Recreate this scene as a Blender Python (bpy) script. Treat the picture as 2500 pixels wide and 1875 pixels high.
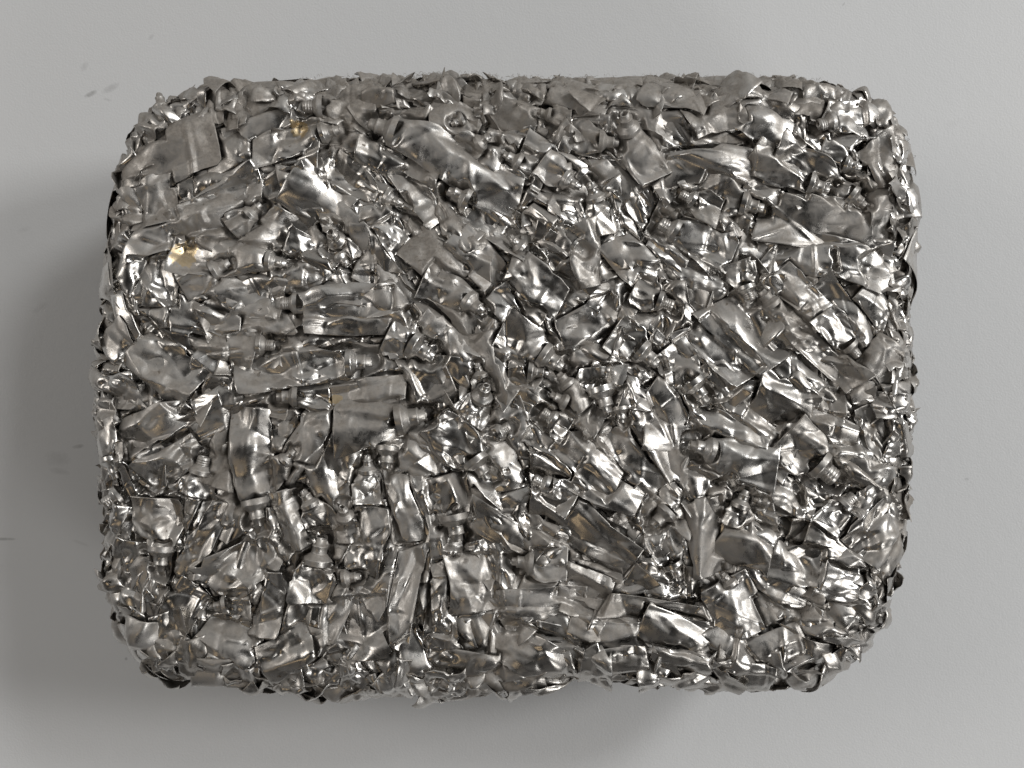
import bpy, math, random
import numpy as np

# ------------------------------------------------------------------ scene, camera, light
for o in list(bpy.data.objects):
    bpy.data.objects.remove(o, do_unlink=True)
sc = bpy.context.scene
COL = sc.collection
RNG = np.random.default_rng(11)
R = math.radians

PX = 0.00025            # metres per photograph pixel at the front of the bale
DEPTH = 0.165           # how far the bale stands out from the wall
CAMD = 0.62             # camera distance from the front of the bale
CAMY = -DEPTH - CAMD

cam_d = bpy.data.cameras.new('camera')
cam_d.sensor_width = 36.0
cam_d.lens = 36.0 * CAMD / (2500 * PX)
cam_d.clip_start = 0.01
cam_d.clip_end = 100.0
cam = bpy.data.objects.new('camera', cam_d)
COL.objects.link(cam)
cam.location = (0, CAMY, 0)
cam.rotation_euler = (R(90), 0, 0)
sc.camera = cam

sc.view_settings.view_transform = 'Standard'
sc.view_settings.look = 'None'
sc.view_settings.exposure = 0.18
sc.view_settings.gamma = 1.0
sc.view_settings.use_curve_mapping = False
sc.render.engine = 'CYCLES'
sc.cycles.use_denoising = True
sc.cycles.max_bounces = 8
sc.cycles.glossy_bounces = 5
sc.cycles.diffuse_bounces = 3
sc.cycles.sample_clamp_indirect = 4.0
sc.cycles.caustics_reflective = False
sc.cycles.caustics_refractive = False

# a dim room: paler ceiling, darker floor, uneven walls
world = bpy.data.worlds.new('World')
sc.world = world
world.use_nodes = True
wn, wl = world.node_tree.nodes, world.node_tree.links
bg = wn['Background']
tc = wn.new('ShaderNodeTexCoord')
sep = wn.new('ShaderNodeSeparateXYZ')
wl.new(tc.outputs['Generated'], sep.inputs[0])
ramp = wn.new('ShaderNodeValToRGB')
mr = wn.new('ShaderNodeMapRange')
mr.inputs['From Min'].default_value = -1
mr.inputs['From Max'].default_value = 1
wl.new(sep.outputs['Z'], mr.inputs['Value'])
wl.new(mr.outputs['Result'], ramp.inputs['Fac'])
e = ramp.color_ramp.elements
e[0].position = 0.0; e[0].color = (0.12, 0.116, 0.112, 1)
e[1].position = 1.0; e[1].color = (0.42, 0.42, 0.41, 1)
x = ramp.color_ramp.elements.new(0.42); x.color = (0.13, 0.126, 0.122, 1)
x = ramp.color_ramp.elements.new(0.62); x.color = (0.17, 0.167, 0.163, 1)
x = ramp.color_ramp.elements.new(0.75); x.color = (0.32, 0.315, 0.305, 1)
wnz = wn.new('ShaderNodeTexNoise')
wnz.inputs['Scale'].default_value = 2.6
wnz.inputs['Detail'].default_value = 2.0
wl.new(tc.outputs['Generated'], wnz.inputs['Vector'])
wmr = wn.new('ShaderNodeMapRange')
wmr.inputs['From Min'].default_value = 0.38
wmr.inputs['From Max'].default_value = 0.64
wmr.inputs['To Min'].default_value = 0.35
wmr.inputs['To Max'].default_value = 1.9
wl.new(wnz.outputs['Fac'], wmr.inputs['Value'])
wmx = wn.new('ShaderNodeMix')
wmx.data_type = 'RGBA'; wmx.blend_type = 'MULTIPLY'
wmx.inputs['Factor'].default_value = 1.0
wl.new(ramp.outputs['Color'], wmx.inputs[6])
wl.new(wmr.outputs['Result'], wmx.inputs[7])
wmy = wn.new('ShaderNodeMapRange')
wmy.inputs['From Min'].default_value = -1.0
wmy.inputs['From Max'].default_value = -0.2
wmy.inputs['To Min'].default_value = 0.17
wmy.inputs['To Max'].default_value = 1.0
wl.new(sep.outputs['Y'], wmy.inputs['Value'])
wmz = wn.new('ShaderNodeMix')
wmz.data_type = 'RGBA'; wmz.blend_type = 'MULTIPLY'
wmz.inputs['Factor'].default_value = 1.0
wl.new(wmx.outputs[2], wmz.inputs[6])
wl.new(wmy.outputs['Result'], wmz.inputs[7])
wl.new(wmz.outputs[2], bg.inputs['Color'])
bg.inputs['Strength'].default_value = 1.0


def area(name, loc, aim, sx, sy, power, col):
    d = bpy.data.lights.new(name, 'AREA')
    d.shape = 'RECTANGLE'; d.size = sx; d.size_y = sy
    d.energy = power; d.color = col
    o = bpy.data.objects.new(name, d)
    COL.objects.link(o)
    o.location = loc
    v = np.array(aim, float) - np.array(loc, float)
    from mathutils import Vector
    o.rotation_euler = Vector(v).to_track_quat('-Z', 'Y').to_euler()
    return o

area('window_light', (4.4, -3.3, 1.05), (-0.4, -0.05, 0), 1.9, 0.95, 98, (1.0, 0.995, 0.985))
area('ceiling_light', (3.40, -3.75, 2.65), (-0.3, -0.1, 0), 1.1, 0.95, 76, (0.99, 1.0, 1.0))
area('side_light', (-1.7, -1.6, 0.45), (0, -0.1, 0), 0.8, 0.8, 7.0, (1.0, 0.955, 0.905))
area('warm_lamp', (-0.75, -1.6, -0.95), (0, -0.15, 0), 0.50, 0.36, 0.5, (1.0, 0.76, 0.48))
area('low_fill_light', (1.25, -1.4, -1.25), (0, -0.1, 0), 0.8, 0.6, 6, (1.0, 0.99, 0.97))  # added fill without a source of its own, lifts the shadow under the bale


# ------------------------------------------------------------------ materials
def new_mat(name):
    m = bpy.data.materials.new(name)
    m.use_nodes = True
    return m, m.node_tree.nodes, m.node_tree.links, m.node_tree.nodes['Principled BSDF']


def noise(n, l, vec, scale, detail=3.0, rough=0.55, dist=0.0):
    t = n.new('ShaderNodeTexNoise')
    t.inputs['Scale'].default_value = scale
    t.inputs['Detail'].default_value = detail
    t.inputs['Roughness'].default_value = rough
    t.inputs['Distortion'].default_value = dist
    l.new(vec, t.inputs['Vector'])
    return t.outputs['Fac']


def rng_map(n, l, v, a, b, c, d):
    m = n.new('ShaderNodeMapRange')
    for k, q in zip(('From Min', 'From Max', 'To Min', 'To Max'), (a, b, c, d)):
        m.inputs[k].default_value = q
    l.new(v, m.inputs['Value'])
    return m.outputs['Result']


def mth(n, l, op, a, b=None, clamp=False):
    m = n.new('ShaderNodeMath')
    m.operation = op; m.use_clamp = clamp
    for k, v in enumerate((a, b)):
        if v is None:
            continue
        if isinstance(v, (int, float)):
            m.inputs[k].default_value = v
        else:
            l.new(v, m.inputs[k])
    return m.outputs[0]


def mixc(n, l, f, a, b):
    m = n.new('ShaderNodeMix')
    m.data_type = 'RGBA'
    if isinstance(f, (int, float)):
        m.inputs['Factor'].default_value = f
    else:
        l.new(f, m.inputs['Factor'])
    for k, v in ((6, a), (7, b)):
        if isinstance(v, tuple):
            m.inputs[k].default_value = (*v, 1)
        else:
            l.new(v, m.inputs[k])
    return m.outputs[2]


def aluminium_material(name='dusty_aluminium', satin=0.0):
    m, n, l, b = new_mat(name)
    geo = n.new('ShaderNodeNewGeometry')
    pos = geo.outputs['Position']
    at = n.new('ShaderNodeAttribute'); at.attribute_name = 'dust'
    dust_a = at.outputs['Fac']
    a2 = n.new('ShaderNodeAttribute'); a2.attribute_name = 'tone'
    tone = a2.outputs['Fac']
    sepn = n.new('ShaderNodeSeparateXYZ')
    l.new(geo.outputs['Normal'], sepn.inputs[0])
    up = rng_map(n, l, sepn.outputs['Z'], -0.25, 0.8, -0.16, 0.62)
    big = noise(n, l, pos, 26, 3)
    mid = noise(n, l, pos, 120, 4, 0.6, 0.4)
    fine = noise(n, l, pos, 1500, 2)
    # dust: per-piece amount + settles on faces that look up + blotches
    d = mth(n, l, 'ADD', dust_a, up)
    d = mth(n, l, 'ADD', d, rng_map(n, l, big, 0.3, 0.7, -0.38, 0.38))
    d = mth(n, l, 'ADD', d, rng_map(n, l, mid, 0.3, 0.7, -0.18, 0.18))
    d = mth(n, l, 'ADD', d, rng_map(n, l, fine, 0.3, 0.7, -0.08, 0.08))
    sepz = n.new('ShaderNodeSeparateXYZ')
    l.new(pos, sepz.inputs[0])
    d = mth(n, l, 'ADD', d, rng_map(n, l, sepz.outputs['Z'], 0.12, 0.185, 0.0, 0.36))
    dust = rng_map(n, l, d, 0.15, 1.0, 0.0, 0.68)
    # grime spots
    sp = noise(n, l, pos, 210, 2, 0.5)
    spot = rng_map(n, l, sp, 0.71, 0.78, 0.0, 0.8)
    metal = mixc(n, l, tone, (0.36, 0.34, 0.315), (0.74, 0.727, 0.705))
    film = rng_map(n, l, mid, 0.42, 0.68, 0.0, 0.55)
    metal = mixc(n, l, film, metal, (0.44, 0.405, 0.365))
    metal = mixc(n, l, spot, metal, (0.10, 0.07, 0.045))
    gold = None
    for (gx, gy, gr) in [(450, 622, 32), (728, 314, 22), (818, 975, 14)]:
        k = PX * CAMD / CAMD
        dx = mth(n, l, 'MULTIPLY', mth(n, l, 'SUBTRACT', sepz.outputs['X'], (gx - 1250) * k), 1 / (gr * k))
        dz = mth(n, l, 'MULTIPLY', mth(n, l, 'SUBTRACT', sepz.outputs['Z'], (937.5 - gy) * k), 1 / (gr * k))
        q = mth(n, l, 'ADD', mth(n, l, 'MULTIPLY', dx, dx), mth(n, l, 'MULTIPLY', dz, dz))
        q = mth(n, l, 'ADD', q, rng_map(n, l, sp, 0.25, 0.75, -0.9, 0.9))
        q = rng_map(n, l, q, 0.7, 0.95, 0.9, 0.0)
        gold = q if gold is None else mth(n, l, 'MAXIMUM', gold, q)
    metal = mixc(n, l, gold, metal, (0.68, 0.53, 0.31))
    felt = noise(n, l, pos, 480, 4, 0.7)
    dcol = mixc(n, l, rng_map(n, l, felt, 0.36, 0.62, 0, 1), (0.115, 0.095, 0.075), (0.255, 0.222, 0.186))
    colr = mixc(n, l, dust, metal, dcol)
    l.new(colr, b.inputs['Base Color'])
    l.new(rng_map(n, l, dust, 0.0, 0.85, 1.0, 0.25), b.inputs['Metallic'])
    rg = mth(n, l, 'ADD', rng_map(n, l, mid, 0.3, 0.7, 0.19 + satin, 0.35 + satin), mth(n, l, 'MULTIPLY', dust, 0.5))
    rg = mth(n, l, 'ADD', rg, mth(n, l, 'MULTIPLY', spot, 0.3), True)
    l.new(rg, b.inputs['Roughness'])
    # fine dents, drawing lines and grain
    h1 = noise(n, l, pos, 170, 3, 0.5, 0.6)
    h2 = noise(n, l, pos, 700, 2, 0.5, 0.3)
    hh = mth(n, l, 'ADD', mth(n, l, 'MULTIPLY', h1, 0.08), mth(n, l, 'MULTIPLY', h2, 0.12))
    hh = mth(n, l, 'ADD', hh, mth(n, l, 'MULTIPLY', fine, mth(n, l, 'MULTIPLY', dust, 0.3)))
    hh = mth(n, l, 'ADD', hh, mth(n, l, 'MULTIPLY', felt, mth(n, l, 'MULTIPLY', dust, 1.6)))
    bp = n.new('ShaderNodeBump')
    bp.inputs['Strength'].default_value = 0.32
    bp.inputs['Distance'].default_value = 0.00045
    l.new(hh, bp.inputs['Height'])
    l.new(bp.outputs['Normal'], b.inputs['Normal'])
    return m


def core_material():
    m, n, l, b = new_mat('core_gap_shade')
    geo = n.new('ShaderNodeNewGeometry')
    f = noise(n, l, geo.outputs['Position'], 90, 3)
    l.new(mixc(n, l, f, (0.02, 0.017, 0.014), (0.09, 0.08, 0.07)), b.inputs['Base Color'])  # crevice shade put into the base colour, almost black
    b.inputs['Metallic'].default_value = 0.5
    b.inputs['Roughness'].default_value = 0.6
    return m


def lint_material():
    m, n, l, b = new_mat('grey_lint')
    b.inputs['Base Color'].default_value = (0.27, 0.235, 0.195, 1)
    b.inputs['Roughness'].default_value = 1.0
    return m


def wall_material(smudges):
    m, n, l, b = new_mat('painted_wall')
    geo = n.new('ShaderNodeNewGeometry')
    pos = geo.outputs['Position']
    big = noise(n, l, pos, 5, 3)
    base = mixc(n, l, big, (0.655, 0.660, 0.664), (0.69, 0.694, 0.697))
    sepp = n.new('ShaderNodeSeparateXYZ')
    l.new(pos, sepp.inputs[0])
    wob = noise(n, l, pos, 160, 4, 0.65)
    tot = None
    for (x, z, rx, rz, ang, amt) in smudges:
        dx = mth(n, l, 'SUBTRACT', sepp.outputs['X'], x)
        dz = mth(n, l, 'SUBTRACT', sepp.outputs['Z'], z)
        c, s = math.cos(ang), math.sin(ang)
        u = mth(n, l, 'ADD', mth(n, l, 'MULTIPLY', dx, c / rx), mth(n, l, 'MULTIPLY', dz, s / rx))
        v = mth(n, l, 'ADD', mth(n, l, 'MULTIPLY', dx, -s / rz), mth(n, l, 'MULTIPLY', dz, c / rz))
        d2 = mth(n, l, 'ADD', mth(n, l, 'MULTIPLY', u, u), mth(n, l, 'MULTIPLY', v, v))
        d2 = mth(n, l, 'ADD', d2, rng_map(n, l, wob, 0.3, 0.7, -0.5, 0.5))
        k = rng_map(n, l, d2, -0.2, 1.3, amt * 0.85, 0.0)
        tot = k if tot is None else mth(n, l, 'MAXIMUM', tot, k)
    l.new(mixc(n, l, tot, base, (0.13, 0.125, 0.12)), b.inputs['Base Color'])
    b.inputs['Roughness'].default_value = 0.55
    b.inputs['Specular IOR Level'].default_value = 0.3
    op = noise(n, l, pos, 620, 2, 0.5)
    op2 = noise(n, l, pos, 90, 2)
    bp = n.new('ShaderNodeBump')
    bp.inputs['Strength'].default_value = 0.30
    bp.inputs['Distance'].default_value = 0.0006
    l.new(mth(n, l, 'ADD', op, op2), bp.inputs['Height'])
    l.new(bp.outputs['Normal'], b.inputs['Normal'])
    return m


ALU = aluminium_material()
CAST = aluminium_material('satin_cast_aluminium', 0.06)
CORE = core_material()
LINT = lint_material()


# ------------------------------------------------------------------ mesh helpers
def make_mesh(name, V, quads, mat, dust=None, tone=None, parent=None, ngons=(), recenter=True):
    V = np.asarray(V, np.float64)
    c = V.mean(0) if recenter else np.zeros(3)
    me = bpy.data.meshes.new(name)
    quads = np.asarray(quads, np.int64).reshape(-1, 4)
    loops = [quads.ravel()]
    starts = list(np.arange(len(quads)) * 4)
    off = len(quads) * 4
    for g in ngons:
        loops.append(np.asarray(g)); starts.append(off); off += len(g)
    loops = np.concatenate(loops)
    me.vertices.add(len(V))
    me.vertices.foreach_set('co', (V - c).astype(np.float32).ravel())
    me.loops.add(len(loops))
    me.loops.foreach_set('vertex_index', loops.astype(np.int32))
    me.polygons.add(len(starts))
    me.polygons.foreach_set('loop_start', np.array(starts, np.int32))
    me.polygons.foreach_set('use_smooth', np.ones(len(starts), bool))
    me.update(calc_edges=True)
    me.validate()
    for nm, val in (('dust', dust), ('tone', tone)):
        if val is not None:
            a = me.attributes.new(nm, 'FLOAT', 'POINT')
            a.data.foreach_set('value', np.broadcast_to(np.asarray(val, np.float32), (len(V),)).copy())
    me.materials.append(mat)
    o = bpy.data.objects.new(name, me)
    o.location = c
    COL.objects.link(o)
    if parent is not None:
        o.parent = parent
    return o


# ------------------------------------------------------------------ shape of the bale
# silhouette as it shows in the photograph (pixels of the 2500 x 1875 picture)
OUT = [(340, 280), (470, 234), (640, 220), (800, 202), (1000, 204), (1200, 207), (1500, 206), (1750, 215), (1990, 222),
       (2140, 246), (2196, 330), (2222, 450), (2218, 620), (2206, 800), (2228, 930), (2232, 1050), (2200, 1150),
       (2216, 1270), (2160, 1420), (2108, 1560), (2036, 1632), (1850, 1670), (1600, 1662), (1450, 1646),
       (1320, 1670), (1180, 1692), (1010, 1702), (840, 1692), (640, 1652), (340, 1630), (314, 1550), (268, 1450),
       (258, 1320), (256, 1180), (242, 1060), (238, 960), (262, 820), (276, 680), (290, 560), (308, 420)]
RAD = 0.029             # radius of the pressed edges
INS = RAD - 0.0008


def to_world(p, depth=0.0):
    k = (CAMD + depth) / CAMD * PX
    p = np.asarray(p, float)
    return np.stack([(p[..., 0] - 1250) * k, (937.5 - p[..., 1]) * k], -1)


def resample(P, n):
    Q = np.vstack([P, P[:1]])
    L = np.r_[0, np.cumsum(np.linalg.norm(np.diff(Q, axis=0), axis=1))]
    t = np.linspace(0, L[-1], n, endpoint=False)
    return np.stack([np.interp(t, L, Q[:, i]) for i in range(2)], 1)


def smooth_loop(P, k):
    for _ in range(k):
        P = 0.25 * np.roll(P, 1, 0) + 0.5 * P + 0.25 * np.roll(P, -1, 0)
    return P


outline = smooth_loop(resample(to_world(OUT, RAD * 0.8), 220), 2)
tan = np.roll(outline, -1, 0) - np.roll(outline, 1, 0)
nrm = np.stack([-tan[:, 1], tan[:, 0]], 1)
nrm /= np.linalg.norm(nrm, axis=1)[:, None]
if np.mean(np.sum(nrm * outline, 1)) > 0:
    nrm = -nrm                                  # pointing inwards
inset = smooth_loop(resample(outline + nrm * INS, 220), 5)

# signed distance to the inset outline on a grid
GX = np.linspace(-0.55, 0.55, 331)
GY = np.linspace(-0.47, 0.47, 283)
gx, gy = np.meshgrid(GX, GY, indexing='ij')
gp = np.stack([gx.ravel(), gy.ravel()], 1)


def sdf(p, poly):
    a = poly; b = np.roll(poly, -1, 0)
    best = np.full(len(p), 1e9); cl = np.zeros_like(p); inside = np.zeros(len(p), bool)
    for A, B in zip(a, b):
        ab = B - A
        t = np.clip(((p - A) @ ab) / (ab @ ab), 0, 1)
        c = A + t[:, None] * ab
        d = ((p - c) ** 2).sum(1)
        m = d < best
        best[m] = d[m]; cl[m] = c[m]
        cond = (A[1] > p[:, 1]) != (B[1] > p[:, 1])
        if A[1] != B[1]:
            xi = (B[0] - A[0]) * (p[:, 1] - A[1]) / (B[1] - A[1]) + A[0]
            inside ^= cond & (p[:, 0] < xi)
    d = np.sqrt(best)
    return np.where(inside, -d, d)


SD = sdf(gp, inset).reshape(gx.shape)
for _ in range(3):
    SD[1:-1, 1:-1] = (SD[1:-1, 1:-1] * 4 + SD[:-2, 1:-1] + SD[2:, 1:-1] + SD[1:-1, :-2] + SD[1:-1, 2:]) / 8
GRX, GRY = np.gradient(SD, GX, GY)


def bil(F, q):
    fx = np.clip((q[:, 0] - GX[0]) / (GX[1] - GX[0]), 0, len(GX) - 1.001)
    fy = np.clip((q[:, 1] - GY[0]) / (GY[1] - GY[0]), 0, len(GY) - 1.001)
    i = fx.astype(int); j = fy.astype(int)
    u = fx - i; v = fy - j
    return (F[i, j] * (1 - u) * (1 - v) + F[i + 1, j] * u * (1 - v) + F[i, j + 1] * (1 - u) * v + F[i + 1, j + 1] * u * v)


def sin_noise(q, seed, freq, n=5):
    r = np.random.default_rng(seed)
    out = 0
    for _ in range(n):
        k = r.normal(size=2) * freq
        out = out + np.sin(q @ k + r.uniform(0, 6.28))
    return out / n


def wrap(q, n):
    """unrolled sheet coordinates q (m) and height n above the bale's skin -> world"""
    q = np.asarray(q, float)
    d = bil(SD, q)
    g = np.stack([bil(GRX, q), bil(GRY, q)], 1)
    g /= np.maximum(np.linalg.norm(g, axis=1), 1e-6)[:, None]
    dp = np.maximum(d, 0)
    th = np.minimum(dp / RAD, math.pi / 2)
    lat = RAD * np.sin(th)
    dep = RAD * (1 - np.cos(th)) + np.maximum(dp - RAD * math.pi / 2, 0)
    xy = q - g * dp[:, None] + g * lat[:, None]
    nn = n + sin_noise(q, 5, 22) * 0.0035 + sin_noise(q, 6, 80) * 0.0022
    N = np.stack([g[:, 0] * np.sin(th), -np.cos(th), g[:, 1] * np.sin(th)], 1)
    P = np.stack([xy[:, 0], -DEPTH + dep, xy[:, 1]], 1) + N * nn[:, None]
    P[:, 1] = np.minimum(P[:, 1], -0.0015)
    return P


def project(P):
    k = CAMD / (P[:, 1] - CAMY)
    return np.stack([P[:, 0] * k / PX + 1250, 937.5 - P[:, 2] * k / PX], 1)


def unproject(px):
    """photograph pixel -> unrolled coordinates"""
    px = np.asarray(px, float).reshape(-1, 2)
    q = to_world(px)
    for _ in range(25):
        err = px - project(wrap(q, np.zeros(len(q))))
        q = q + np.clip(0.7 * np.stack([err[:, 0], -err[:, 1]], 1) * PX, -0.02, 0.02)
        over = np.maximum(bil(SD, q) - RAD * 1.3, 0)
        g = np.stack([bil(GRX, q), bil(GRY, q)], 1)
        q = q - g * over[:, None]
    return q


# ------------------------------------------------------------------ crumpled pieces
def softmin2(p, S, k):
    d = ((p[:, None, :] - S[None]) ** 2).sum(2)
    m = d.min(1)
    return m - np.log(np.exp(-k * (d - m[:, None])).sum(1)) / k


def crumple(p, r, f, slope, aniso=1.0, soft=0.00022):
    """faceted foil: difference of two squared Voronoi distances is piecewise flat with straight creases"""
    p = p * np.array([1.0 / aniso, 1.0])
    lo = p.min(0) - f; hi = p.max(0) + f
    n = max(4, int((hi - lo).prod() / (f * f)))
    A = r.uniform(lo, hi, (n, 2)); B = r.uniform(lo, hi, (n, 2))
    k = 1.0 / (soft * f * 1.2)
    return slope / (1.1 * f) * (softmin2(p, B, k) - softmin2(p, A, k))


def sstep(x, a, b):
    t = np.clip((x - a) / (b - a), 0, 1)
    return t * t * (3 - 2 * t)


def pw(r, s, L, k, amp):
    xs = np.sort(np.r_[0, L, r.uniform(0, L, k)])
    return np.interp(s, xs, r.uniform(-amp, amp, k + 2))


PINCH = 0.0


def body_grid(r, L, D, kind, step, slope, arch, curl, bulge, taper=0.0):
    """local (s, y, z) of a crushed tube body or of a flap of foil; closed thin shell"""
    ns = max(8, int(L / step)) + 1
    if kind == 'tube':
        wf = D * 1.58
    else:
        wf = D
    mt = max(8, int(wf / step * 1.15)); mb = max(5, mt // 3)
    s = np.linspace(0, 1, ns) * L
    tht = np.linspace(math.pi, 0, mt)
    thb = np.linspace(0, -math.pi, mb + 2)[1:-1]
    th = np.r_[tht, thb]
    S, T = np.meshgrid(s, th, indexing='ij')
    if kind == 'tube':
        f = sstep(S, 0.0, 0.45 * L)
        w = D + (wf - D) * f
        h = D * (0.54 - 0.28 * r.random()) * (1 - sstep(S, 0.0, (0.35 + 0.35 * r.random()) * L)) + bulge * (1 - 0.75 * sstep(S, 0.3 * L, L))
        h = np.maximum(h, 0.0012)
    else:
        w = wf * (1 - taper * S / L)
        h = np.full_like(S, 0.0009) + bulge * np.sin(np.clip(S / L, 0, 1) * math.pi) ** 0.7
    edge = pw(r, s, L, 4, 0.10)[:, None] * wf
    edge2 = pw(r, s, L, 4, 0.10)[:, None] * wf
    if kind == 'tube':
        fe = sstep(S, 0.03 * L, 0.25 * L)
        edge = edge * fe; edge2 = edge2 * fe
    cy = np.cos(T)
    Y = cy * w / 2 + np.where(cy > 0, edge, edge2) * np.abs(cy)
    lens = np.sign(np.sin(T)) * np.abs(np.sin(T)) ** (0.75 if kind == 'tube' else 0.9)
    Z = lens * h / 2
    # uneven tail
    Sx = S + (S / L) ** 3 * (Y / wf) * L * r.uniform(-0.14, 0.14)
    if kind != 'tube':
        Sx = Sx - ((L - S) / L) ** 3 * (Y / wf) * L * r.uniform(-0.25, 0.25)
        jag = np.interp(Y[0], np.sort(r.uniform(-wf, wf, 7)), r.uniform(-1, 1, 7)) * 0.05 * wf
        Sx = Sx + (1 - S / L)[:, :] ** 6 * jag[None, :]
    p = np.stack([Sx.ravel(), Y.ravel()], 1)
    p2 = p + 0.03 * wf * np.stack([sin_noise(p, r.integers(1e9), 2.0 / wf), sin_noise(p, r.integers(1e9), 2.0 / wf)], 1)
    c1 = crumple(p2, r, 0.74 * wf, slope * 0.85, 2.5, 0.00012)
    c2 = crumple(p2, r, 0.42 * wf, slope * 1.05, 2.1, 0.00012)
    c3 = crumple(p2, r, 0.19 * wf, slope * 0.8, 1.3, 0.00015) if step < 0.0016 else 0
    busy = r.uniform(-0.25, 0.30)
    msk = sstep(sin_noise(p, r.integers(1e9), 1.6 / wf, 4), 0.05 - busy, 0.5 - busy)
    msk3 = sstep(sin_noise(p, r.integers(1e9), 2.2 / wf, 4), 0.42 - busy, 0.70 - busy)
    dz = c1 + c2 * msk + c3 * msk3
    # pinched ridges
    for _ in range(r.integers(2, 6)):
        c = np.array([r.uniform(0.05, 0.95) * L, r.uniform(-0.45, 0.45) * wf])
        a = r.normal() * 0.5 + (math.pi / 2 if r.random() < 0.35 else 0)
        e = p2 - c
        u = np.abs(e[:, 0] * math.cos(a) + e[:, 1] * math.sin(a)) / (r.uniform(0.25, 0.9) * wf)
        v = np.abs(-e[:, 0] * math.sin(a) + e[:, 1] * math.cos(a)) / (r.uniform(0.05, 0.14) * wf)
        dz = dz + r.choice([1, 1, -0.8]) * r.uniform(0.02, 0.05) * wf * np.maximum(0, 1 - v) * np.clip(2 * (1 - u), 0, 1)
    # dog-ears: corners and ends bent along straight folds
    for _ in range(r.integers(0, 3)):
        a = r.choice([-1, 1]) * r.uniform(0.3, 1.25) + (math.pi if (kind != 'tube' and r.random() < 0.5) else 0)
        nx, ny = math.cos(a), math.sin(a)
        e = (p2[:, 0] - L / 2) * nx + p2[:, 1] * ny
        t = np.quantile(e, r.uniform(0.72, 0.93))
        dz = dz + r.choice([1, 1, 1, -1]) * r.uniform(0.25, 0.85) * np.maximum(0, e - t)
    # rims turned up or down a little
    yy = np.clip(2 * Y / wf, -1.2, 1.2).ravel()
    dz = dz + wf * (r.uniform(-0.03, 0.09) * sstep(yy, 0.72, 1.05) + r.uniform(-0.03, 0.09) * sstep(-yy, 0.72, 1.05))
    if kind == 'tube':
        dz = dz * sstep(S.ravel(), 0.0, 0.16 * L)
    dz = dz.reshape(S.shape)
    top = np.sin(T) > 0
    # dents pressed into the upper wall only
    dent = 0
    for _ in range(r.integers(1, 4)):
        c = np.array([r.uniform(0.2, 0.9) * L, r.uniform(-0.35, 0.35) * wf])
        a = r.uniform(0, math.pi)
        dx = Sx - c[0]; dy = Y - c[1]
        u = (dx * math.cos(a) + dy * math.sin(a)) / (0.40 * wf); v = (-dx * math.sin(a) + dy * math.cos(a)) / (0.16 * wf)
        dent = dent - np.maximum(0, 1 - np.sqrt(u * u + v * v)) * 0.045 * wf * slope / 0.4
    Z = Z + dz + np.where(top, dent * np.abs(np.sin(T)) ** 0.5, 0)
    Z = Z - arch * (2 * Y / wf) ** 2 * wf * 0.5 * (sstep(S, 0, 0.2 * L) if kind == 'tube' else 1)
    Z = Z - curl * ((S / L - 0.45) ** 2) * L if kind != 'tube' else Z - curl * (S / L) ** 2 * L
    if kind == 'tube':
        Z = Z - 0.26 * h
    # bend in plan
    bend = r.uniform(-0.12, 0.12)
    Y = Y + bend * (S / L) ** 2 * L
    m = len(th)
    i = np.arange(ns - 1)[:, None]; j = np.arange(m)[None]
    quads = np.stack([i * m + j, i * m + (j + 1) % m, (i + 1) * m + (j + 1) % m, (i + 1) * m + j], -1).reshape(-1, 4)
    ng = [np.arange(m)[::-1].copy(), (ns - 1) * m + np.arange(m)]
    ng[0] = np.arange(m); ng[1] = ng[1][::-1]
    return np.stack([Sx.ravel(), Y.ravel(), Z.ravel()], 1), quads[:, ::-1], ng


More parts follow.
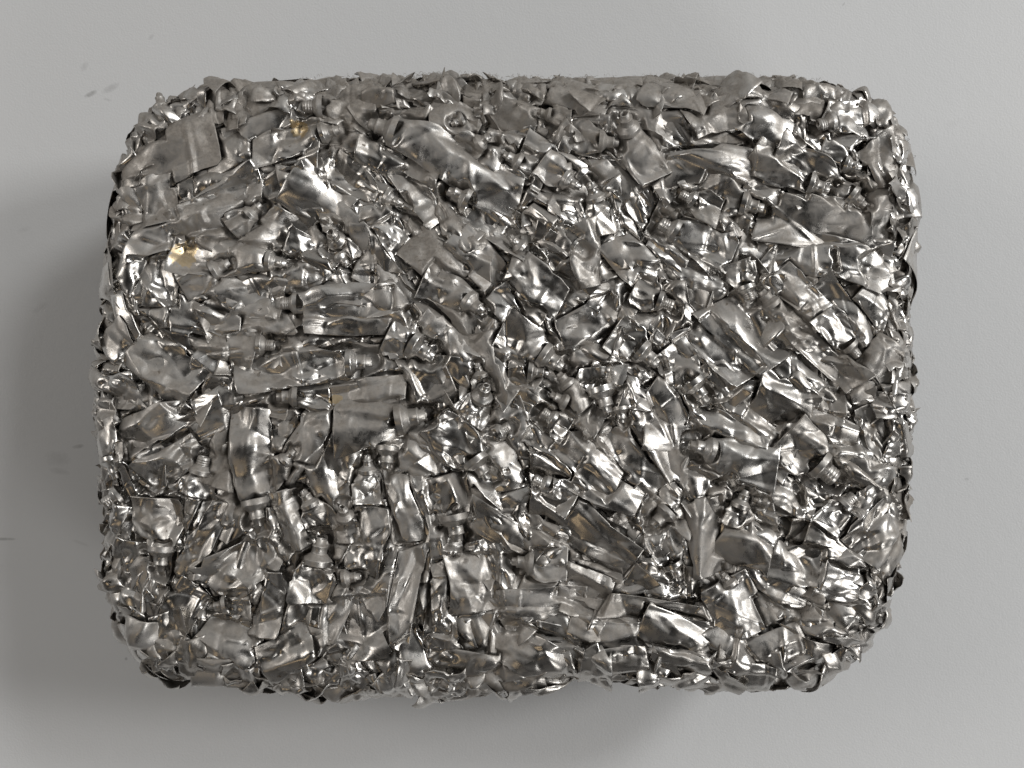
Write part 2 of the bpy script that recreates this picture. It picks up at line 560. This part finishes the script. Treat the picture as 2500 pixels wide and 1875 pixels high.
def nozzle_grid(r, D, style, segs=28):
    """shoulder cone, threaded neck, stepped tip with a bored hole; axis towards -s"""
    a = D / 2
    neck = 0.54 * a * r.uniform(0.92, 1.08)
    prof = [(0.16, a * 0.97), (0.03, a * 0.98), (-0.02, a * 0.99), (-0.05, a * 0.98), (-0.07, a * 0.92),
            (-0.19, neck * 1.22), (-0.215, neck * 1.15), (-0.225, neck * 1.03)]
    z = -0.225
    if style == 'thread':
        for k in range(3):
            prof += [(z - 0.03, neck * 0.99), (z - 0.055, neck * 1.06), (z - 0.08, neck * 1.06), (z - 0.105, neck * 0.99)]
            z -= 0.105
        prof += [(z - 0.06, neck * 0.97)]
        z -= 0.06
    else:
        prof += [(z - 0.04, neck * 1.0), (z - 0.24, neck * 0.94), (z - 0.26, neck * 1.0), (z - 0.30, neck * 0.99),
                 (z - 0.32, neck * 0.90), (z - 0.335, neck * 0.70), (z - 0.52, neck * 0.64)]
        z -= 0.52
    rt = prof[-1][1]
    prof += [(z - 0.02, rt * 0.92), (z - 0.015, rt * 0.74), (z + 0.06, rt * 0.68), (z + 0.30, rt * 0.62), (z + 0.31, rt * 0.02)]
    pr = np.array(prof)
    t = np.linspace(0, 2 * math.pi, segs, endpoint=False)
    S = np.repeat(pr[:, 0] * D, segs).reshape(-1, segs)
    Rr = pr[:, 1][:, None] * np.ones(segs)[None]
    # knocked about: oval, ragged lip
    ov = r.uniform(0.0, 0.16); oa = r.uniform(0, 3.14)
    Rr = Rr * (1 + ov * np.cos(2 * (t - oa))[None] * np.clip((-pr[:, 0:1]) / 0.6, 0, 1))
    lip = np.interp(t, np.sort(r.uniform(0, 6.28, 6)), r.uniform(-1, 1, 6), period=2 * math.pi) * 0.05 * D
    S = S + lip[None] * np.clip((-pr[:, 0:1] - 0.6) / 0.2, 0, 1) * (r.random() < 0.6)
    V = np.stack([S, Rr * np.cos(t)[None], Rr * np.sin(t)[None]], -1).reshape(-1, 3)
    n = len(pr)
    i = np.arange(n - 1)[:, None]; j = np.arange(segs)[None]
    quads = np.stack([i * segs + j, i * segs + (j + 1) % segs, (i + 1) * segs + (j + 1) % segs, (i + 1) * segs + j], -1).reshape(-1, 4)
    return V, quads


NMAX = 0.0056
PITS = []
PRIO = [1e9]
boxes = []


def pit(q):
    out = np.zeros(len(q))
    c = q.mean(0)
    for (a, b, rad, dep) in PITS:
        if ((c - (a + b) / 2) ** 2).sum() > 0.065 ** 2:
            continue
        ab = b - a
        t = np.clip(((q - a) @ ab) / (ab @ ab), 0, 1)
        d = np.linalg.norm(q - a - t[:, None] * ab, axis=1) / rad
        d = d * (1 + 0.45 * sin_noise(q, int(rad * 1e7), 420, 5))
        out = np.maximum(out, dep * (1 - sstep(d, 0.50, 1.0)))
    for (b, a, hl, hw, pr) in boxes:            # whatever lies under a piece gives way beneath it
        if pr <= PRIO[0] or ((c - b) ** 2).sum() > 0.085 ** 2:
            continue
        e = q - b
        u = np.abs(e[:, 0] * math.cos(a) + e[:, 1] * math.sin(a)) - hl
        v = np.abs(-e[:, 0] * math.sin(a) + e[:, 1] * math.cos(a)) - hw
        d = np.maximum(u, v) + 0.0011 * sin_noise(q, 31, 350, 5)
        out = np.maximum(out, 0.0036 * (1 - sstep(d, -0.0006, 0.0016)))
    return out


def press(n):
    """the press plate: heights above the skin are squeezed"""
    return np.where(n > 0, NMAX * np.tanh(n / NMAX), n)


def place(V, q0, ang, n0, pitch, roll, squeeze=True):
    c, s = math.cos(ang), math.sin(ang)
    q = q0 + np.stack([V[:, 0] * c - V[:, 1] * s, V[:, 0] * s + V[:, 1] * c], 1)
    n = n0 + V[:, 2] + V[:, 0] * pitch + V[:, 1] * roll
    if squeeze:
        n = press(n) - pit(q)
    elif squeeze is None:
        n = np.where(n > 0, 0.0115 * np.tanh(n / 0.0115), n)
    return wrap(q, n)


def tilt_nozzle(V, phi, yaw=0.0):
    s, z = V[:, 0].copy(), V[:, 2].copy()
    c, k = math.cos(phi), math.sin(phi)
    W = V.copy()
    W[:, 0] = s * c + z * k
    W[:, 2] = -s * k + z * c
    y = W[:, 1].copy(); s2 = W[:, 0].copy()
    W[:, 0] = s2 * math.cos(yaw) - y * math.sin(yaw)
    W[:, 1] = s2 * math.sin(yaw) + y * math.cos(yaw)
    return W


# ------------------------------------------------------------------ the setting
def mpx(x, y):
    k = (CAMD + DEPTH) / CAMD * PX
    return ((x - 1250) * k, (937.5 - y) * k)

SM = []
for (x, y, rx, ry, a, amt) in [(222, 229, 16, 6, 25, 0.55), (270, 215, 22, 9, 30, 0.28), (206, 163, 14, 8, 50, 0.2),
                               (370, 90, 9, 5, 40, 0.22), (192, 1090, 14, 5, 10, 0.45), (140, 1120, 30, 18, 0, 0.16),
                               (145, 1150, 26, 8, -10, 0.2), (10, 1316, 30, 4, 0, 0.5), (262, 243, 10, 3, -20, 0.25),
                               (2060, 10, 6, 2, 60, 0.4), (1640, 1440, 40, 12, 0, 0.1), (195, 1325, 24, 4, -20, 0.16),
                               (308, 1608, 4, 4, 0, 0.5), (2360, 1170, 6, 4, 0, 0.3), (100, 750, 26, 8, 35, 0.12),
                               (60, 560, 20, 7, 20, 0.10), (2330, 300, 30, 9, 20, 0.05)]:
    X, Z = mpx(x, y)
    SM.append((X, Z, rx * PX * 1.27, ry * PX * 1.27, R(a), amt))
W = 3.0
wv = [(-W, 0, -W), (W, 0, -W), (W, 0, W), (-W, 0, W), (-W, 0.1, -W), (W, 0.1, -W), (W, 0.1, W), (-W, 0.1, W)]
wall = make_mesh('wall', wv, [(0, 1, 2, 3), (5, 4, 7, 6), (4, 0, 3, 7), (1, 5, 6, 2), (3, 2, 6, 7), (4, 5, 1, 0)],
                 wall_material(SM), recenter=False)
wall.data.polygons.foreach_set('use_smooth', np.zeros(6, bool))
wall['kind'] = 'structure'

# ------------------------------------------------------------------ the bale
bale = bpy.data.objects.new('crushed_tube_bale', None)
bale.empty_display_size = 0.1
COL.objects.link(bale)
bale['label'] = 'pressed block of crushed silver aluminium paint tubes standing out from pale grey wall'
bale['category'] = 'metal bale'

# packed core under the skin; near-black colour stands in for shade in the gaps
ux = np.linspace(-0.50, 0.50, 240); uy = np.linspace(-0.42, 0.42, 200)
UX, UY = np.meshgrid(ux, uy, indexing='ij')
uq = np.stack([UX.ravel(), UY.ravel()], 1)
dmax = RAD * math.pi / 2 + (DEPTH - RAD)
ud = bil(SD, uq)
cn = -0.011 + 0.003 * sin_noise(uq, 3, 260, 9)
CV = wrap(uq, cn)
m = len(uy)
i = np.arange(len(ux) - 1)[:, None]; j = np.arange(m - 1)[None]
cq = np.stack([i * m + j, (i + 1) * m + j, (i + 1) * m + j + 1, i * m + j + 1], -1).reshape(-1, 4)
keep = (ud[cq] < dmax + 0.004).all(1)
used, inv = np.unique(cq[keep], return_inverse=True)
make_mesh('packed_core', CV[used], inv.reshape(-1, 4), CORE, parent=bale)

# tubes that show a neck: tip x, y, tail x, y, shoulder width (px), nose lift (deg), style
TUBES = [
    (397, 240, 374, 345, 60, 55, 'tip'), (735, 267, 915, 248, 66, 0, 'thread'), (829, 314, 616, 376, 62, 5, 'tip'),
    (983, 503, 805, 395, 62, 8, 'tip'), (811, 571, 850, 640, 62, 62, 'tip'), (850, 650, 800, 590, 46, 25, 'tip'),
    (700, 640, 415, 615, 66, 0, 'tip'), (905, 293, 1275, 478, 82, 0, 'tip'), (1094, 463, 1302, 582, 74, 4, 'tip'),
    (1244, 578, 1325, 655, 54, 22, 'tip'), (1200, 336, 1120, 372, 52, 30, 'tip'), (1228, 376, 1335, 425, 62, 5, 'tip'),
    (1280, 222, 1490, 238, 74, 0, 'thread'), (1312, 272, 1395, 290, 44, 0, 'tip'), (1519, 288, 1600, 440, 70, 48, 'tip'),
    (1510, 352, 1375, 325, 66, -4, 'tip'), (1441, 446, 1490, 570, 62, 20, 'tip'), (1414, 465, 1325, 390, 62, 10, 'tip'),
    (2022, 466, 1830, 383, 68, 3, 'tip'), (2115, 500, 1905, 350, 62, 3, 'tip'), (1864, 514, 1712, 455, 74, 6, 'tip'),
    (1655, 474, 1760, 520, 58, 5, 'thread'), (1604, 545, 1790, 625, 72, 3, 'thread'), (2098, 415, 2000, 370, 52, 12, 'tip'),
    (674, 973, 862, 955, 68, 3, 'tip'), (907, 877, 572, 930, 70, 0, 'tip'), (284, 1170, 252, 1030, 64, 0, 'tip'),
    (272, 1232, 330, 1160, 64, 35, 'thread'), (628, 1284, 598, 995, 76, 4, 'tip'), (497, 1110, 468, 1215, 66, 3, 'thread'),
    (940, 1143, 955, 1035, 62, 8, 'tip'), (902, 1112, 890, 1230, 56, 10, 'tip'), (1040, 1014, 815, 1050, 84, 2, 'tip'),
    (681, 741, 960, 735, 62, 0, 'thread'), (672, 838, 555, 850, 62, 3, 'thread'), (1184, 760, 1040, 670, 62, 16, 'tip'),
    (1062, 868, 945, 815, 76, 4, 'tip'), (1373, 899, 1225, 795, 72, 6, 'tip'), (1340, 907, 1240, 905, 66, 0, 'tip'),
    (1167, 886, 1180, 960, 46, 10, 'tip'), (1193, 942, 1140, 1030, 66, 45, 'tip'), (1360, 914, 1440, 990, 52, 3, 'tip'),
    (1347, 958, 1470, 1040, 58, 3, 'tip'), (1318, 1005, 1390, 1050, 58, 3, 'thread'), (1477, 1010, 1462, 895, 76, 8, 'tip'),
    (1524, 1032, 1500, 940, 52, 5, 'tip'), (1608, 888, 1495, 810, 68, 6, 'tip'), (1199, 1166, 1062, 1025, 74, 5, 'tip'),
    (1647, 752, 1545, 705, 64, 3, 'thread'), (1722, 984, 1632, 845, 74, 4, 'tip'), (1836, 738, 1795, 640, 60, 3, 'thread'),
    (1856, 712, 2085, 955, 62, 6, 'tip'), (2100, 874, 2010, 760, 58, 0, 'thread'), (2236, 932, 2170, 985, 56, 15, 'tip'),
    (1684, 1081, 1890, 1160, 70, 5, 'tip'), (2043, 1177, 1920, 1055, 84, 3, 'thread'), (397, 1394, 386, 1215, 74, 0, 'tip'),
    (838, 1234, 850, 1330, 56, 45, 'tip'), (735, 1200, 800, 1300, 58, 8, 'tip'), (782, 1314, 763, 1475, 74, 3, 'tip'),
    (878, 1402, 800, 1425, 56, 3, 'tip'), (511, 1483, 610, 1470, 56, 0, 'tip'), (1118, 1322, 1086, 1160, 78, 4, 'tip'),
    (1249, 1371, 1385, 1388, 68, 0, 'tip'), (1594, 1286, 1675, 1205, 72, 8, 'tip'), (1819, 1196, 1795, 1290, 60, 2, 'tip'),
    (1842, 1222, 1950, 1235, 46, 2, 'tip'), (1300, 1165, 1400, 1230, 60, 2, 'thread'), (1660, 1420, 1610, 1300, 62, 0, 'tip'),
    (2090, 1205, 2010, 1290, 60, 0, 'thread'), (1995, 300, 2110, 285, 64, 0, 'thread'), (1100, 300, 1180, 270, 44, 0, 'tip'),
    (640, 500, 560, 560, 54, 4, 'tip'), (560, 640, 440, 700, 62, 0, 'tip'), (1760, 1400, 1830, 1480, 50, 0, 'tip'),
    (1430, 620, 1350, 560, 50, 5, 'tip'), (1250, 1040, 1150, 1090, 52, 3, 'thread'), (720, 1100, 640, 1180, 52, 3, 'tip'),
]
# flaps and flattened bodies: centre x, y, length, width (px), direction (deg, picture, clockwise), dust, tone
FLAPS = [
    (410, 365, 230, 130, -20, .75, .4), (365, 490, 110, 120, 80, .5, .6), (475, 285, 130, 70, -12, .8, .4), (380, 690, 110, 100, 85, .3, .6),
    (480, 530, 310, 80, -24, .4, .7), (1329, 571, 150, 85, 40, .5, .4), (1366, 398, 190, 62, 36, .3, .7), (977, 593, 125, 66, 50, .1, .9),
    (1160, 210, 230, 80, 4, .75, .5), (1112, 283, 120, 90, 20, .35, .5), (1222, 262, 170, 105, 5, .85, .4), (2030, 537, 320, 110, 5, .45, .4),
    (2045, 628, 270, 100, 9, .25, .7), (2151, 658, 90, 90, 70, .15, 1.0), (1845, 290, 180, 95, 22, .2, .8), (2080, 272, 120, 90, 10, .25, .9),
    (1730, 400, 200, 85, -6, .3, .6), (1608, 425, 135, 52, 66, .2, .9), (1865, 450, 80, 72, 15, .3, .6), (370, 1030, 185, 92, -32, .35, .6),
    (405, 1130, 165, 88, -38, .25, .7), (880, 788, 250, 60, 6, .4, .5), (500, 785, 160, 80, 20, .25, .6), (300, 865, 130, 84, 60, .4, .6),
    (400, 900, 170, 120, 42, .4, .5), (330, 965, 140, 100, 20, .3, .7), (1440, 785, 150, 84, -24, .35, .6), (1222, 1120, 150, 74, 65, .45, .6),
    (1362, 1085, 150, 84, 36, .3, .5), (1228, 745, 80, 70, 60, .2, 1.0), (1825, 815, 190, 118, 52, .2, .6), (1722, 885, 185, 50, 50, .25, .7),
    (1765, 858, 170, 84, 50, .2, .6), (1915, 1000, 140, 125, 25, .35, .3), (2040, 1050, 110, 74, 15, .2, .4), (2165, 880, 110, 90, 40, .6, .6),
    (2150, 1060, 140, 90, 70, .4, .6), (1860, 1165, 330, 88, 17, .25, .4), (485, 1320, 200, 64, -69, .2, .5), (590, 1385, 170, 120, -32, .45, .5),
    (706, 1270, 140, 60, 78, .2, .6), (870, 1535, 140, 150, 85, .15, .5), (1425, 1290, 270, 118, 28, .3, .35), (1427, 1438, 120, 90, 20, .3, .5),
    (1157, 1425, 130, 118, 82, .5, .4), (985, 1460, 230, 66, 100, .25, .6), (1078, 1460, 170, 60, 95, .35, .5), (1085, 1590, 120, 84, 70, .2, .4),
    (990, 1640, 140, 150, 60, .15, .5), (1140, 1640, 160, 100, 10, .15, .5), (1320, 1600, 250, 110, 25, .3, .45), (1610, 1488, 250, 50, 3, .35, .3),
    (1733, 1310, 175, 88, 80, .5, .5), (1825, 1322, 120, 110, 20, .35, .4), (1935, 1370, 130, 90, 16, .35, .6), (1895, 1422, 170, 76, 34, .25, .5),
    (1790, 1490, 140, 120, 70, .2, .7), (2070, 1430, 130, 82, 10, .15, .8), (2150, 1290, 155, 96, -52, .3, .6), (1880, 1590, 170, 96, -24, .2, .4),
    (1965, 1600, 150, 90, 20, .2, .5), (1680, 1550, 220, 90, 14, .25, .5), (2080, 1505, 110, 80, 20, .2, .7), (1060, 640, 150, 90, 40, .7, .4),
    (1120, 750, 160, 80, 45, .6, .4), (1020, 480, 150, 80, 60, .4, .5), (830, 700, 160, 70, 5, .5, .5), (1310, 690, 150, 80, 40, .35, .4),
    (1560, 650, 170, 90, 40, .4, .5), (1650, 560, 120, 80, 30, .5, .5), (1960, 730, 170, 80, 45, .25, .7), (2060, 760, 180, 70, 55, .2, .7),
    (2150, 760, 130, 70, 40, .35, .7), (900, 960, 170, 80, -10, .45, .5), (760, 1050, 150, 80, -70, .3, .5), (1100, 1080, 130, 70, 60, .3, .6),
    (1440, 1130, 170, 80, 40, .35, .5), (1550, 1130, 180, 70, 55, .25, .6), (1640, 1000, 150, 70, 60, .3, .6), (1480, 1200, 160, 84, 30, .3, .4),
    (900, 1320, 150, 84, -75, .3, .5), (980, 1240, 160, 60, 85, .25, .6), (660, 1480, 150, 66, -75, .2, .6), (430, 1500, 150, 80, -60, .2, .5),
    (330, 1380, 120, 80, -70, .35, .6), (300, 1290, 110, 86, -60, .5, .7), (560, 1560, 140, 84, 20, .15, .35), (700, 1590, 130, 84, -30, .15, .4),
    (420, 1570, 130, 84, 60, .15, .35), (840, 1640, 130, 90, 40, .1, .35), (1500, 1610, 150, 90, -10, .1, .4), (1780, 1600, 150, 84, 50, .15, .45),
    (600, 250, 150, 80, -15, .8, .4), (1000, 220, 130, 80, 30, .5, .6), (1650, 230, 150, 80, 10, .6, .6), (1750, 280, 130, 74, -20, .4, .4),
    (2160, 400, 120, 90, 70, .7, .6), (2170, 520, 110, 80, 80, .6, .5),
]

dirs = []          # orientation field samples
count = [0, 0]


def add_tube(px_tip, px_tail, Dpx, lift, style, r, n0=None, dust=None, tone=None, plan=None):
    qa, qb = unproject([px_tip, px_tail])
    D = Dpx * PX
    v = qb - qa
    ln = np.linalg.norm(v); ang = math.atan2(v[1], v[0])
    nose = D * (0.765 if style != 'thread' else 0.72) * max(0.35, math.cos(R(lift)))
    L = max(ln - nose, D * 0.8)
    q0 = qa + v / ln * nose
    if plan is not None:
        dirs.append((q0 + v / ln * L * 0.5, ang)); boxes.append((q0 + v / ln * L * 0.5, ang, L / 2, D * 0.68, plan))
        return
    dust = r.uniform(0.05, 0.5) if dust is None else dust
    tone = r.uniform(0.2, 0.9) if tone is None else tone
    n0 = r.uniform(-0.0018, 0.0010) if n0 is None else n0
    pitch = r.uniform(-0.05, 0.01); roll = r.uniform(-0.10, 0.10)
    V, Q, ng = body_grid(r, L, D, 'tube', 0.0008, r.uniform(0.30, 0.60), r.uniform(0.03, 0.13), r.uniform(0.0, 0.05), r.uniform(0.001, 0.0035))
    P = place(V, q0, ang, n0, pitch, roll)
    t = make_mesh('paint_tube', P, Q, ALU, dust, tone, bale, ng)
    V2, Q2 = nozzle_grid(r, D, style)
    V2 = tilt_nozzle(V2, R(lift), R(r.uniform(-9, 9)))
    P2 = place(V2, q0, ang, n0 - 0.11 * D + math.sin(R(max(lift, 0))) * D * 0.2, pitch, roll, False)
    z = make_mesh('nozzle', P2, Q2, CAST, min(dust, 0.30), tone * 0.5 + 0.35, None)
    z.parent = t
    z.location = z.location - t.location
    return t


def add_flap(c, Lpx, Wpx, deg, r, dust, tone, n0=None, plan=None):
    q = unproject([c])[0]
    ang = -R(deg) + r.normal() * 0.05
    L, Wd = Lpx * PX * 1.1, Wpx * PX * 1.1
    if plan is not None:
        dirs.append((q, ang)); boxes.append((q, ang, L / 2 * 0.97, Wd * 0.46, plan))
        return
    V, Q, ng = body_grid(r, L, Wd, 'flap', 0.0008, r.uniform(0.25, 0.65), r.uniform(0.0, 0.14), r.uniform(0.0, 0.22), r.uniform(0, 0.003), r.uniform(-0.1, 0.35))
    V[:, 0] -= L / 2
    n0 = r.uniform(-0.0026, 0.0008) if n0 is None else n0
    P = place(V, q, ang, n0, r.uniform(-0.07, 0.07), r.uniform(-0.10, 0.10))
    return make_mesh('foil_flap', P, Q, ALU, dust * 0.9, tone, bale, ng)


PROUD = {(628, 1284), (397, 1394), (905, 293), (1118, 1322), (1199, 1166), (1722, 984), (1477, 1010), (1373, 899), (907, 877),
         (1062, 868), (1040, 1014), (735, 267), (2043, 1177), (782, 1314), (284, 1170), (940, 1143), (1684, 1081), (1184, 760), (1608, 888)}
TUBES = [(a, b, c, d, D * (0.94 if (a, b) in PROUD else 0.84), f, g) for (a, b, c, d, D, f, g) in TUBES]
for (x0, y0, x1, y1, D, lift, st) in TUBES:
    a, b = unproject([(x0, y0), (x1, y1)])
    v = (b - a) / np.linalg.norm(b - a)
    Dm = D * PX
    fo = max(0.35, math.cos(R(lift)))
    PITS.append((a + v * Dm * 0.05, a + v * Dm * 0.55 * fo, Dm * 0.54, Dm * 0.38))
rp = np.random.default_rng(9)
for _ in range(12):
    a = np.array([rp.uniform(-0.24, 0.24), rp.uniform(-0.17, 0.17)])
    t = rp.uniform(0, math.pi)
    PITS.append((a, a + np.array([math.cos(t), math.sin(t)]) * rp.uniform(0.004, 0.012), rp.uniform(0.002, 0.004), 0.007))
order = np.random.default_rng(4)
TP = order.uniform(0.35, 1.0, len(TUBES))
for k, t in enumerate(TUBES):
    if t[:2] in PROUD:
        TP[k] += 1.0
FP = order.uniform(0.0, 0.8, len(FLAPS))
for build in (False, True):
    for k, (x0, y0, x1, y1, D, lift, st) in enumerate(TUBES):
        r = np.random.default_rng(1000 + k)
        up = max(0, 1 - (y0 + y1) / 2 / 900)
        PRIO[0] = TP[k]
        add_tube((x0, y0), (x1, y1), D, lift, st, r, dust=r.uniform(0.05, 0.35) + 0.25 * up, plan=None if build else TP[k], n0=0.0012 if TP[k] > 1.2 else None)
    for k, (x, y, L, Wd, deg, du, to) in enumerate(FLAPS[:100]):
        PRIO[0] = FP[k]
        add_flap((x, y), L, Wd, deg, np.random.default_rng(3000 + k), du, to, plan=None if build else FP[k])
PRIO[0] = -1.0

dq = np.array([d[0] for d in dirs]); da = np.array([d[1] for d in dirs])


def field(q):
    w = 1.0 / (((q - dq) ** 2).sum(1) + 0.015 ** 2) ** 1.5
    return 0.5 * math.atan2((w * np.sin(2 * da)).sum(), (w * np.cos(2 * da)).sum())


# everything between and beneath them, and the sides down to the wall
FV, FQ, FN, FD, FT = [], [], [], [], []
off = 0


def push(P, Q, ng, dust, tone):
    global off
    FV.append(P); FQ.append(Q + off)
    FN.extend([g + off for g in ng])
    FD.append(np.full(len(P), dust, np.float32)); FT.append(np.full(len(P), tone, np.float32))
    off += len(P)


def covered(q, ang, L, Wd):
    """share of a footprint that larger pieces lie over"""
    u, v = np.meshgrid(np.linspace(-0.45, 0.45, 5) * L, np.linspace(-0.4, 0.4, 3) * Wd)
    c, s = math.cos(ang), math.sin(ang)
    p = q + np.stack([u.ravel() * c - v.ravel() * s, u.ravel() * s + v.ravel() * c], 1)
    hit = np.zeros(len(p), bool)
    for (b, a, hl, hw, pr) in boxes:
        e = p - b
        hit |= (np.abs(e[:, 0] * math.cos(a) + e[:, 1] * math.sin(a)) < hl) & (np.abs(-e[:, 0] * math.sin(a) + e[:, 1] * math.cos(a)) < hw)
    return hit.mean()


def jitter_points(sp, r):
    pts = []
    ys = np.arange(-0.40, 0.40, sp)
    for a, yy in enumerate(ys):
        for xx in np.arange(-0.48, 0.48, sp):
            pts.append((xx + (a % 2) * sp / 2 + r.normal() * sp * 0.22, yy + r.normal() * sp * 0.22))
    P = np.array(pts)
    d = bil(SD, P)
    return P[d < dmax - 0.008], d[d < dmax - 0.008]


r = np.random.default_rng(77)
for layer, (sp, lo, hi) in enumerate([(0.0155, -0.0095, -0.006), (0.0170, -0.0080, -0.0052)]):
    pts, ds = jitter_points(sp, r)
    for q, d in zip(pts, ds):
        side = d > RAD * 1.5
        step = 0.0030 if side else (0.0018 if layer == 0 else 0.0010)
        ang = field(q) + r.normal() * (0.35 if layer else 0.6) + (math.pi if r.random() < 0.5 else 0)
        tube = r.random() < (0.08 if d < RAD * 0.3 else 0.04)
        if tube:
            D = r.uniform(0.013, 0.018); L = r.uniform(0.028, 0.055); wf = D * 1.45
        else:
            L = r.uniform(0.032, 0.060); wf = r.uniform(0.019, 0.030)
        cov = covered(q, ang, L, wf) if layer else 1.0
        free = layer == 1 and cov < 0.55
        n0 = r.uniform(lo, hi) + (0.0066 * (1 - cov) if free else 0)
        rim = RAD * 0.5 < d < RAD * 2
        tl = 2.2 if rim else (0.6 if cov > 0.3 else 1.0)
        sl = 1.4 if rim else 1.0
        du, to = r.uniform(0.05, 0.55), r.uniform(0.1, 0.8)
        if tube:
            V, Q, ng = body_grid(r, L, D, 'tube', step, r.uniform(0.3, 0.6) * sl, r.uniform(0.05, 0.22), r.uniform(0, 0.08), r.uniform(0.001, 0.005) * sl)
            V[:, 0] -= L / 2
            pi, ro = r.uniform(-0.06, 0.06), r.uniform(-0.12, 0.12)
            P = place(V, q, ang, n0, pi, ro)
            if free and cov < 0.35 and not side and count[0] < 100 - len(TUBES):
                count[0] += 1
                make_mesh('paint_tube', P, Q, ALU, du, to, bale, ng)
            else:
                push(P, Q, ng, du, to)
        else:
            V, Q, ng = body_grid(r, L, wf, 'flap', step, r.uniform(0.20, 0.48) * sl, r.uniform(0.0, 0.2), r.uniform(0, 0.25), r.uniform(0, 0.003), r.uniform(-0.1, 0.4))
            V[:, 0] -= L / 2
            push(place(V, q, ang, n0, r.uniform(-0.10, 0.10) * tl, r.uniform(-0.14, 0.14) * tl), Q, ng, du, to)
pts, ds = jitter_points(0.0118, r)
for q, d in zip(pts, ds):
    if d < RAD * 0.55 or d > RAD * 2.4:
        continue
    L = r.uniform(0.014, 0.030); wf = r.uniform(0.011, 0.020)
    if q[1] < -0.14:
        if r.random() < 0.5:
            continue
        L *= 1.5; wf *= 1.5
    V, Q, ng = body_grid(r, L, wf, 'flap', 0.0010, r.uniform(0.45, 0.95), r.uniform(0.0, 0.3), r.uniform(0, 0.3), r.uniform(0.0005, 0.006), r.uniform(-0.1, 0.4))
    V[:, 0] -= L / 2
    push(place(V, q, field(q) + r.normal() * 0.6, r.uniform(-0.004, 0.0012), r.uniform(-0.25, 0.25), r.uniform(-0.35, 0.35), None),
         Q, ng, r.uniform(0.05, 0.55), r.uniform(0.1, 0.9))
PRIO[0] = 1e9
for k in range(300):
    i = r.integers(len(inset))
    g0 = inset[i]
    g = np.array([bil(GRX, g0[None])[0], bil(GRY, g0[None])[0]])
    g /= np.linalg.norm(g)
    d = RAD * r.uniform(0.5, 1.7)
    q = g0 + g * d + r.normal(size=2) * 0.003
    L = r.uniform(0.011, 0.026); wf = r.uniform(0.009, 0.021)
    V, Q, ng = body_grid(r, L, wf, 'flap', 0.0010, r.uniform(0.5, 1.1), r.uniform(-0.1, 0.3), r.uniform(-0.1, 0.5), r.uniform(0, 0.003), r.uniform(-0.2, 0.35))
    V[:, 0] -= L * 0.25
    push(place(V, q, r.uniform(0, 6.28), r.uniform(-0.003, 0.0005), r.uniform(-0.1, 0.26) * r.uniform(0.2, 1), r.uniform(-0.5, 0.5), None),
         Q, ng, r.uniform(0.0, 0.55), r.uniform(0.2, 0.9))
fill = make_mesh('packed_tubes', np.vstack(FV), np.vstack(FQ), ALU, np.concatenate(FD), np.concatenate(FT), bale, FN)
fill['kind'] = 'stuff'

# ------------------------------------------------------------------ lint caught along the top edge
LV, LQ = [], []
off = 0
r = np.random.default_rng(5)
for _ in range(4200):
    if r.random() < 0.8:
        x = r.uniform(420, 2150); y = 182 + r.exponential(16) + max(0, (x - 1900) * 0.12)
        if r.random() < 0.5:
            x = r.choice([1040, 1240, 1470, 1720, 1850, 2180, 780, 2000]) + r.normal() * 55
    else:
        x = r.uniform(300, 2200); y = r.uniform(250, 900)
        if r.random() < 0.6:
            x, y = [(1000, 640), (1050, 610), (2190, 380), (420, 470), (1150, 980)][r.integers(5)] + r.normal(size=2) * 40
    q = unproject([(x, y)])[0]
    if np.abs(project(wrap(q[None], np.zeros(1)))[0] - (x, y)).max() > 8:
        continue
    n = 6
    L = r.uniform(0.0012, 0.0045)
    a = r.uniform(0, 6.28); ca = r.normal() * 1.2
    t = np.linspace(0, 1, n)
    aa = a + ca * t
    pq = q + np.cumsum(np.stack([np.cos(aa), np.sin(aa)], 1), 0) * L / n
    nn = 0.0020 + r.uniform(0, 0.002) * np.sin(t * math.pi) + r.uniform(-0.001, 0.0035)
    P = wrap(pq, np.full(n, 1.0) * nn)
    rad = r.uniform(0.00004, 0.00008)
    ring = np.array([[1, 0, 0], [-0.5, 0.6, 0.6], [-0.5, -0.6, -0.6]]) * rad
    V = (P[:, None] + ring[None] + np.array([0, 0, 1]) * rad * np.array([0, 1, -1])[None, :, None]).reshape(-1, 3)
    i = np.arange(n - 1)[:, None]; j = np.arange(3)[None]
    Q = np.stack([i * 3 + j, i * 3 + (j + 1) % 3, (i + 1) * 3 + (j + 1) % 3, (i + 1) * 3 + j], -1).reshape(-1, 4)
    LV.append(V); LQ.append(Q + off); off += len(V)
lint = make_mesh('dust_lint', np.vstack(LV), np.vstack(LQ), LINT, parent=bale)
lint['kind'] = 'stuff'
print('pieces', len(bpy.data.objects), 'fill verts', len(fill.data.vertices))
